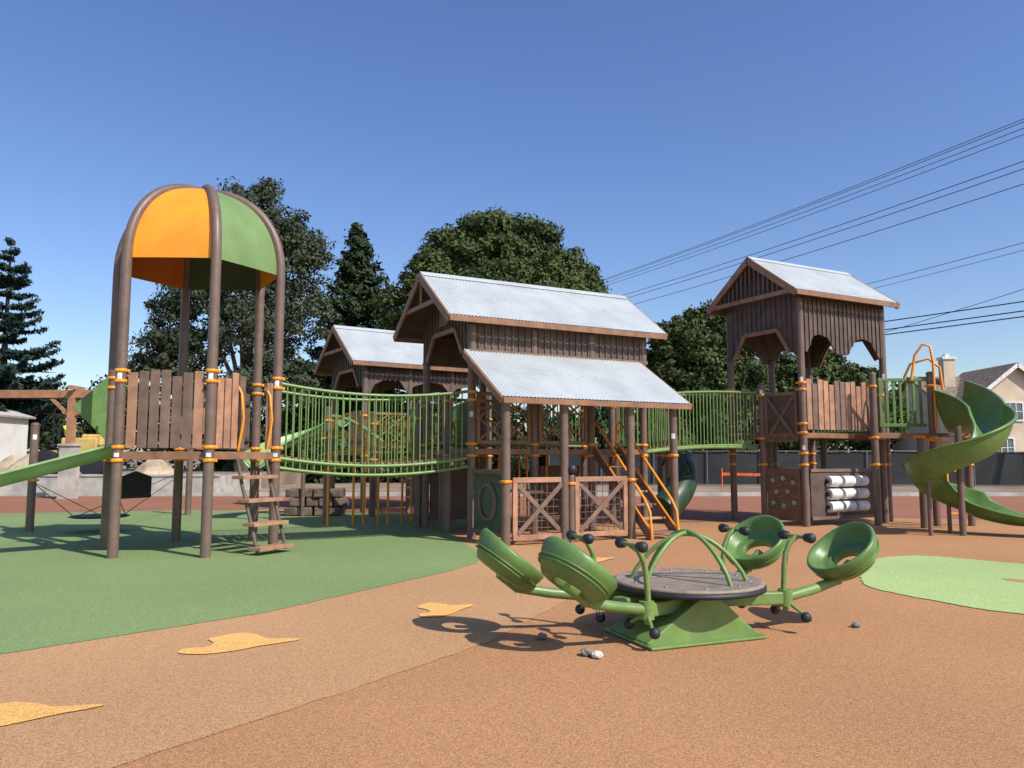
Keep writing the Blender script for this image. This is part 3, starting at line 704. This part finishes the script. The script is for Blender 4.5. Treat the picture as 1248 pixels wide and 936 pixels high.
broad('oak_tree',(-1.1,50,0),ok,LOAK,.21,72,84,.52,1,.6,.30)
t2=[(0,0,6.5,3.0,3.0),(-1.2,-.5,8.4,1.9,1.7),(1.2,-.5,8.8,2.0,1.8),(2.4,0,7,1.7,1.7),(-2.4,0,6.5,1.6,1.8),(.2,-.5,9.7,1.3,1.1),(-2,0,4,2,2),(2,0,4,2,2)]
broad('oak_tree',(11.9,48,0),t2,LOAK,.20,80,80,.42,2,.4,.30)
t3=[(0,0,6,3,2.2),(-3.5,0,5.5,2.2,2),(3.2,0,6,2.2,2.0),(1.2,0,7.6,1.7,1.3),(-1.6,0,7.4,1.6,1.2),(5,0,4,2,1.8),(-5,0,4,2,1.8)]
broad('broadleaf_tree',(21.2,55,0),t3,LOAK,.24,70,65,.42,3,.4,.3)
t4=[(0,0,11.6,2.3,2.8),(.6,0,14.2,1.7,1.7),(-.6,0,15.6,1.2,1.2),(-2.6,0,10.2,1.9,2.2),(-4.0,0,8.6,1.6,1.8),(2.6,0,11.6,1.7,2.2),(3.2,0,9,1.7,2),(.4,0,8.5,2.6,2.4),(-3.6,0,6.6,2.2,2),(2.5,0,13.8,1.2,1.3),(-2.0,0,12.9,1.3,1.2),(-5,0,6.5,1.4,1.5),(1.5,0,5.5,2.5,2),(3.8,0,12.6,.8,1.0),(1.2,0,16.0,.8,.8)]
broad('feathery_tree',(-14.7,42,0),t4,LFEA,.17,78,58,.42,4,.3,.12,rlo=.5)
def conifer(name,base,H,z0,R,m,seed,tiers,size=.25,droop=.25,dens=34,sig=.16,asp=1.6):
    rng=np.random.default_rng(seed); o=Obj(name,base); bx,by,_=base; pts=[];nr=[]
    o.tube('trunk',BARK,[V((bx,by,-.1)),V((bx,by,H*.5)),V((bx,by,H))],[.35,.2,.03],10)
    for i in range(tiers):
        f=(i+rng.uniform(0,.6))/tiers; z=z0+(H-z0)*f; Rr=R*(1-f)**.85*rng.uniform(.75,1.12)+.15
        nb=int(5+5*(1-f))
        for k in range(nb):
            a=rng.uniform(0,6.28); L_=Rr*rng.uniform(.7,1.1); d=np.array([math.cos(a),math.sin(a),0])
            nn=int(dens*L_)+6; tt=rng.uniform(.12,1,nn)
            zz=z-droop*L_*tt+.16*L_*tt**3*1.6
            wid=(.28*L_*(1-tt)+.06)[:,None]
            side=np.array([-d[1],d[0],0])*rng.normal(size=(nn,1))*wid*.6
            p_=d*(tt*L_)[:,None]+side; p_[:,2]+=zz; g=rng.normal(size=(nn,3)); p_+=g*sig*np.array([.5,.5,.45])
            pts.append(p_); nr.append(d*.6+np.array([0,0,.7])+g*.3)
            if k%2==0: o.tube('branches',BARK,[V((bx,by,z)),V((bx+d[0]*L_*.9,by+d[1]*L_*.9,z-droop*L_*.7))],[.05,.015],5)
    leaves(o,'needles',np.concatenate(pts),size,m,asp,np.concatenate(nr),.6,seed=seed); o.done()
conifer('pine_tree',(-11.3,55,0),18.4,3,5.2,LCON,5,46,.26,.15,75,.3)
conifer('cedar_tree',(-33.2,50,0),16.0,3,5.0,LCED,6,22,.20,.10,70,.12,2.0)
def treeline(name,y,x0,x1,hlo,hhi,m,seed,n):
    rng=np.random.default_rng(seed); o=Obj(name,((x0+x1)/2,y,0)); pts=[];nr=[]
    for i in range(n):
        x=x0+(x1-x0)*(i+rng.uniform(-.4,.4))/n; h_=rng.uniform(hlo,hhi); r=h_*.38
        for q in range(9):
            d=rng.normal(size=3); d/=np.linalg.norm(d); c_=np.array([x+d[0]*r*.8,y+rng.uniform(-2,2),h_*.6+d[2]*h_*.28])-np.array([(x0+x1)/2,y,0])
            dd_=rng.normal(size=(170,3)); dd_/=np.linalg.norm(dd_,axis=1)[:,None]
            pts.append(c_+dd_*rng.uniform(.6,1.05,(170,1))*r*.45); nr.append(dd_)
        low=rng.uniform(size=(160,3))*np.array([r*2.4,3,h_*.6])-np.array([r*1.2,1.5,0]); pts.append(low+np.array([x-(x0+x1)/2,0,0])); nr.append(rng.normal(size=(160,3))+np.array([0,-1,.5]))
    leaves(o,'leaves',np.concatenate(pts),.42,m,1.2,np.concatenate(nr),.5,seed=seed); o.done()
treeline('distant_trees',68,-75,-12,6.5,9.5,LBUS,11,24)
treeline('distant_trees',70,-12,34,5.5,8,LBUS,12,18)
treeline('distant_trees',95,34,90,9,12,LBUS,13,16)
treeline('hedge',46,-18,14,2.6,4.2,LBUS,14,26)
# ================================================================ FENCE
SCR=mat('fence_screen',(.022,.026,.026),.8,1,.2,.3,4); STL=mat('galvanized_steel',(.22,.23,.24),.4,5,.1,metal=.6)
fn=Obj('screened_fence',(10,44,0))
def fence(x0,y0,x1,y1,h=1.9):
    p=V((x0,y0,0));q=V((x1,y1,0)); n=int((q-p).length/2.6)
    vs=[];fs=[]; m_=n*4
    for i in range(m_+1):
        c_=p.lerp(q,i/m_); wv=.05*math.sin(i*1.7)
        vs+= [c_+V((0,wv,.05)),c_+V((0,wv*.4,h-.04-.03*abs(math.sin(i*math.pi/4))))]
    for i in range(m_): fs.append((2*i,2*i+2,2*i+3,2*i+1))
    fn.add('screen',SCR,vs,fs,True)
    for i in range(n+1):
        c_=p.lerp(q,i/n)+V((0,-.07,0)); fn.tube('fence_posts',STL,[c_,c_+Z*(h+.05)],.03,8)
    fn.tube('top_rail',STL,[p+V((0,-.06,h)),q+V((0,-.06,h))],.022,6)
fence(2,42,16,41,1.8); fence(16,41,45,38,1.8); fn.done()
# ================================================================ HOUSE
HW=mat('house_stucco',(.62,.50,.36),.9,1,.08,.2,20); HRf=mat('house_roof_shingle',(.22,.16,.12),.9,3,.2,.5,10,fine=.2,fscale=4); HT=mat('house_white_trim',(.75,.73,.68),.6); GL=mat('window_glass',(.10,.13,.16),.1,2,.2)
ho=Obj('beige_house',(40,62,0))
def pitched(o,x0,x1,y0,y1,ze,zr,axis):
    if axis=='x':
        ym=(y0+y1)/2
        o.poly('walls',HW,[(0,0),(y1-y0,0),(y1-y0,ze),((y1-y0)/2,zr),(0,ze)],(x0,y0,0),(0,1,0),Z,.1) ; o.poly('walls',HW,[(0,0),(y1-y0,0),(y1-y0,ze),((y1-y0)/2,zr),(0,ze)],(x1,y0,0),(0,1,0),Z,.1)
        o.box('walls',HW,((x0+x1)/2,(y0+y1)/2,ze/2),(x1-x0,y1-y0-.02,ze))
        for s in (0,1):
            y=y0-.5 if s==0 else y1+.5; k=(zr-ze)/((y1-y0)/2)
            o.beam('roof',HRf,((x0+x1)/2,y,ze-.5*k+.1),((x0+x1)/2,ym,zr+.1),x1-x0+1,.16)
        o.box('gutter',HT,((x0+x1)/2,y0-.55,ze-.5*k),(x1-x0+1,.1,.2))
    else:
        w=x1-x0; k=(zr-ze)/(w/2)
        o.box('walls',HW,((x0+x1)/2,(y0+y1)/2,ze/2),(w,y1-y0-.04,ze))
        for y in (y0,y1): o.poly('gable',HW,[(0,0),(w,0),(w,ze),(w/2,zr),(0,ze)],(x0,y,0),(1,0,0),Z,.12)
        for s in (-1,1):
            xe=(x0+x1)/2+s*(w/2+.5)
            o.beam('roof',HRf,(xe,(y0+y1)/2,ze-.5*k+.12),((x0+x1)/2,(y0+y1)/2,zr+.12),y1-y0+1,.16)
            o.beam('fascia',HT,(xe,y0-.55,ze-.5*k),((x0+x1)/2,y0-.55,zr),.06,.28)
pitched(ho,34.5,46,62,70,6.0,8.2,'x'); pitched(ho,35.7,42.6,59.8,66,5.9,8.6,'y')
def window(o,x,y,z,w,h_,nx=3,ny=2):
    o.box('window_glass',GL,(x,y-.03,z),(w,.06,h_)); 
    for s in (-1,1):
        o.box('window_frame',HT,(x+s*(w/2+.05),y-.06,z),(.12,.1,h_+.2)); o.box('window_frame',HT,(x,y-.06,z+s*(h_/2+.05)),(w,.1,.12))
    for i in range(1,nx): o.box('window_mullion',HT,(x-w/2+w*i/nx,y-.075,z),(.06,.03,h_))
    for i in range(1,ny): o.box('window_mullion',HT,(x,y-.078,z-h_/2+h_*i/ny),(w,.02,.05))
window(ho,38.6,59.74,5.0,1.9,1.3,4,2); window(ho,41.2,59.74,2.2,1.4,1.4); window(ho,38.0,59.74,2.2,1.4,1.4); window(ho,44,61.95,4.8,1.2,1.2)
ho.box('chimney',HW,(36.6,64.5,7.6),(.95,.8,4.2)); ho.box('chimney_cap',HT,(36.6,64.5,9.75),(1.15,1.0,.22)); ho.box('chimney_flue',HT,(36.6,64.5,9.98),(.35,.35,.3)); ho.done()
sh=Obj('white_shed',(-31,46,0))
SW=mat('shed_white',(.72,.70,.64),.8,1,.06); SR=mat('shed_roof',(.5,.47,.42),.9)
sx_=-32.6
sh.box('walls',SW,(sx_,46,2.0),(5,4,4.0)); sh.poly('gable',SW,[(-2.5,3.95),(2.5,3.95),(0,4.6)],(sx_,44.1,0),(1,0,0),Z,.12)
for s in (-1,1): sh.beam('roof',SR,(sx_+s*2.8,46,3.9),(sx_,46,4.7),4.5,.12)
for k in range(9): sh.box('wall_battens',SR,(sx_-2.2+.55*k,43.99,2.0),(.05,.03,3.9))
sh.box('door',GL,(sx_+1.1,43.97,1.1),(.9,.06,2.1)); sh.done()
rw=Obj('retaining_wall',(-20,29,0)); rw.box('wall',CONC,(-23,31.6,.3),(22,.25,.85)); rw.box('cap',CONC,(-23,31.6,.75),(22.1,.34,.08)); rw.box('end_wall',CONC,(-12.1,34.4,.3),(.25,5.4,.85)); rw.done()
tr=Obj('dirt_terrain',(-30,36,0)); tr.box('fill',DIRT,(-42.1,41.7,.3),(60,20,.78)); tr.done()
pile=Obj('dirt_pile',(-20.8,34,.7)); rs=random.Random(9); PD=mat('pale_dirt',(.46,.36,.24),.95,1.5,.2,.4,8,fine=.15,fscale=12)
for cx,cy,r in ((-21.2,34.5,1.3),(-20.0,35.2,1.1),(-22.6,35,1.0),(-16.6,36,1.0)):
    vs=[];fs=[]
    for j in range(9):
        for i in range(24):
            a=2*math.pi*i/24; rr=r*(1-j/8); zz=.66+.95*r*(j/8)**.8
            k=1+.25*noise.noise(V((math.cos(a)*2+cx,math.sin(a)*2,j*.4))); vs.append(V((cx+math.cos(a)*rr*k,cy+math.sin(a)*rr*k,zz)))
    for j in range(8):
        for i in range(24): fs.append((j*24+i,j*24+(i+1)%24,(j+1)*24+(i+1)%24,(j+1)*24+i))
    pile.add('pile',PD,vs,fs,True)
pile.done()
pg=Obj('timber_pergola',(-14,28,0)); WD=mat('redwood_timber',(.38,.19,.10),.7,4,.15,.2,40)
for x,y in ((-16,28),(-22.5,28)):
    pg.box('pier',CONC,(x,y,.95),(.5,.5,1.9)); pg.box('pier_cap',CONC,(x,y,1.93),(.6,.6,.08)); pg.box('post',WD,(x,y,2.8),(.24,.24,1.7))
    for s in (-1,1): pg.beam('brace',WD,(x+s*.1,28,3.0),(x+s*.75,28,3.62),.12,.12)
pg.beam('beam',WD,(-15.2,28,3.78),(-24,28,3.78),.2,.28)
for i in range(3): pg.beam('cross_beam',WD,(-15.9-i*3.2,27.6,4.0),(-15.9-i*3.2,28.5,4.0),.14,.14)
pg.done()
YL=mat('machine_yellow',(.62,.42,.12),.5,3,.1); rr_=Obj('road_roller',(-18.6,33,.7))
def drum(x,y,z,r,w): rr_.tube('drums',RUB,[(x,y-w/2,z),(x,y+w/2,z)],r,24)
drum(-19.6,33,1.23,.55,1.3); drum(-17.6,33,1.23,.55,1.3)
rr_.box('body',YL,(-18.2,33,1.95),(1.5,1.1,.7),0,.06); rr_.box('frame',YL,(-18.6,33,1.6),(2.9,.5,.35),0,.04); rr_.box('hood',YL,(-17.7,33,2.2),(.9,1.0,.5),0,.08)
rr_.box('seat',RUB,(-19.0,33,2.2),(.45,.5,.12)); rr_.box('seat_back',RUB,(-19.25,33,2.5),(.1,.5,.5)); 
for y in (32.5,33.5):
    rr_.tube('rollbar',RUB,[(-19.3,y,1.9),(-19.3,y,3.5),(-18.3,y,3.55)],.035,8)
rr_.tube('wheel_column',RUB,[(-18.4,33,2.0),(-18.6,33,2.75)],.03,8); rr_.lathe('steering_wheel',RUB,[(.15,0),(.18,.015),(.15,.03),(.15,0)],(-18.6,33,2.75),axis=(-.3,0,1),seg=20)
rr_.done()
def person_mat():
    m=bpy.data.materials.new('worker_clothes'); m.use_nodes=True; N=m.node_tree.nodes;L=m.node_tree.links
    tc=N.new('ShaderNodeTexCoord'); sx=N.new('ShaderNodeSeparateXYZ'); L.new(tc.outputs['Object'],sx.inputs[0])
    r=N.new('ShaderNodeMapRange'); r.inputs[1].default_value=-.6; r.inputs[2].default_value=.8; L.new(sx.outputs[2],r.inputs[0])
    cr=N.new('ShaderNodeValToRGB'); cr.color_ramp.interpolation='CONSTANT'; e=cr.color_ramp.elements
    e[0].position=0;e[0].color=(.02,.03,.06,1); e[1].position=.50;e[1].color=(.45,.75,.06,1)
    n_=e.new(.84); n_.color=(.36,.2,.13,1)
    L.new(r.outputs[0],cr.inputs[0]); L.new(cr.outputs[0],N['Principled BSDF'].inputs['Base Color']); N['Principled BSDF'].inputs['Roughness'].default_value=.8
    return m
wk=Obj('construction_worker',(-19.0,33,2.3))
vj=[((0,0,0),.15),((0,0,.25),.15),((0,0,.45),.17),((0,0,.56),.065),((.02,0,.66),.10),((.03,0,.74),.10),
 ((.0,.2,.47),.07),((.12,.25,.25),.05),((.34,.16,.32),.04),((0,-.2,.47),.07),((.12,-.25,.25),.05),((.34,-.16,.32),.04),
 ((.1,.1,-.02),.09),((.45,.12,.02),.075),((.5,.12,-.35),.05),((.62,.12,-.38),.04),((.1,-.1,-.02),.09),((.45,-.12,.02),.075),((.5,-.12,-.35),.05),((.62,-.12,-.38),.04)]
ed_=[(0,1),(1,2),(2,3),(3,4),(4,5),(2,6),(6,7),(7,8),(2,9),(9,10),(10,11),(0,12),(12,13),(13,14),(14,15),(0,16),(16,17),(17,18),(18,19)]
me=bpy.data.meshes.new('body'); me.from_pydata([v for v,_ in vj],ed_,[]); bo=bpy.data.objects.new('body',me); sc.collection.objects.link(bo); bo.parent=wk.e
md=bo.modifiers.new('skin','SKIN')
for i,(v,r) in enumerate(vj): me.skin_vertices[0].data[i].radius=(r,r)
me.skin_vertices[0].data[0].use_root=True
bo.modifiers.new('ss','SUBSURF').levels=1; me.materials.append(person_mat())
wk.lathe('hard_hat',WHITE,[(.17,0),(.13,.01),(.12,.07),(.07,.12),(.001,.135)],V((-18.97,33,3.06)),seg=20); wk.done()
CO=mat('cone_orange',(.85,.14,.02),.5); 
def cone(x,y,z=0):
    o=Obj('traffic_cone',(x,y,z)); o.box('base',CO,(x,y,z+.02),(.38,.38,.04),.2,.01)
    pr=lambda a,b_: [(.15-.115*a/.72,a+.04),(.15-.115*b_/.72,b_+.04)]
    for a,b_,m in ((0,.32,CO),(.32,.45,WHITE),(.45,.54,CO),(.54,.62,WHITE),(.62,.72,CO)): o.lathe('cone_body' if m is CO else 'reflective_band',m,pr(a,b_),(x,y,z),seg=20)
    o.lathe('tip',CO,[(.035,0),(.001,.01)],(x,y,z+.76),seg=12); o.done()
cone(19.2,32.6); cone(-13.3,30.8)
bt=Obj('barrier_tape',(9,36,0)); bt.beam('tape',CO,(9.2,34,.75),(11.2,33.6,.72),.01,.12)
for x,y in ((9.2,34),(11.2,33.6)): bt.tube('stake',CO,[(x,y,0),(x,y,1)],.025,8)
bt.done()
# ================================================================ POWER LINES
WR=mat('cable_black',(.03,.03,.03),.6); PW=mat('utility_wood',(.12,.09,.07),.9)
pl=Obj('power_lines',(20,70,20))
def wire(p,q,sag,r=.028):
    p=V(p);q=V(q); pl.tube('wire',WR,[p.lerp(q,i/24)-Z*(4*sag*(i/24)*(1-i/24)) for i in range(25)],r,6)
for dx,z in ((-1.2,22.6),(-.5,22.7),(.5,22.7),(1.3,22.6)): wire((5.5+dx,102,z),(40+dx,30,z),.7,.022)
for dx,z in ((-.3,20.3),(.2,20.0),(.4,19.1)): wire((5.5+dx,102,z),(40+dx,30,z),.7,.026)
wire((13,85,14.5),(38,36,15.5),.5,.02); wire((13,85,14.1),(38,36,15.0),.5,.016); wire((24,50,9.5),(40,30,15),.3,.018)
for z in (9.9,9.4,9.1): wire((-4,79,z),(40,24,z+.1),.35,.034)
pl.done()
for x,y,h_ in ((5.5,102,23.5),(40,30,23.5)):
    up=Obj('utility_pole',(x,y,0)); up.tube('pole',PW,[(x,y,0),(x,y,h_)],[.2,.13],12)
    up.box('crossarm',PW,(x,y,h_-.9),(3.2,.12,.14)); up.box('crossarm',PW,(x,y,20.0),(2,.12,.14)); up.done()
# ================================================================ LIGHT / SKY / CAMERA
w=bpy.data.worlds.new('World'); sc.world=w; w.use_nodes=True; nt=w.node_tree
sky=nt.nodes.new('ShaderNodeTexSky'); sky.sky_type='NISHITA'; sky.sun_disc=False
EL=math.radians(45); D=V((.76,-.65)).normalized()
sky.sun_elevation=EL; sky.sun_rotation=math.atan2(D.x,D.y)
sky.altitude=0; sky.air_density=1.1; sky.dust_density=.9; sky.ozone_density=3.3
hs=nt.nodes.new('ShaderNodeHueSaturation'); hs.inputs['Hue'].default_value=.514; hs.inputs['Saturation'].default_value=1.15; hs.inputs['Value'].default_value=1.08
bg=nt.nodes['Background']; nt.links.new(sky.outputs[0],hs.inputs['Color']); nt.links.new(hs.outputs[0],bg.inputs[0]); bg.inputs[1].default_value=.15
sd=bpy.data.lights.new('sun','SUN'); sd.energy=5.0; sd.angle=math.radians(.53); sd.color=(1,.95,.86)
so=bpy.data.objects.new('sun',sd); sc.collection.objects.link(so)
dv=V((D.x*math.cos(EL),D.y*math.cos(EL),math.sin(EL))); so.rotation_euler=dv.to_track_quat('Z','Y').to_euler(); so.location=dv*50
cd=bpy.data.cameras.new('camera'); cam=bpy.data.objects.new('camera',cd); sc.collection.objects.link(cam)
cam.location=(0,0,1.5); cam.rotation_euler=(math.radians(90+5.4),0,0); cd.sensor_width=36; cd.lens=27.1; cd.clip_end=2000; cd.clip_start=.05
sc.camera=cam
sc.view_settings.view_transform='Standard'; sc.view_settings.look='None'; sc.view_settings.exposure=0
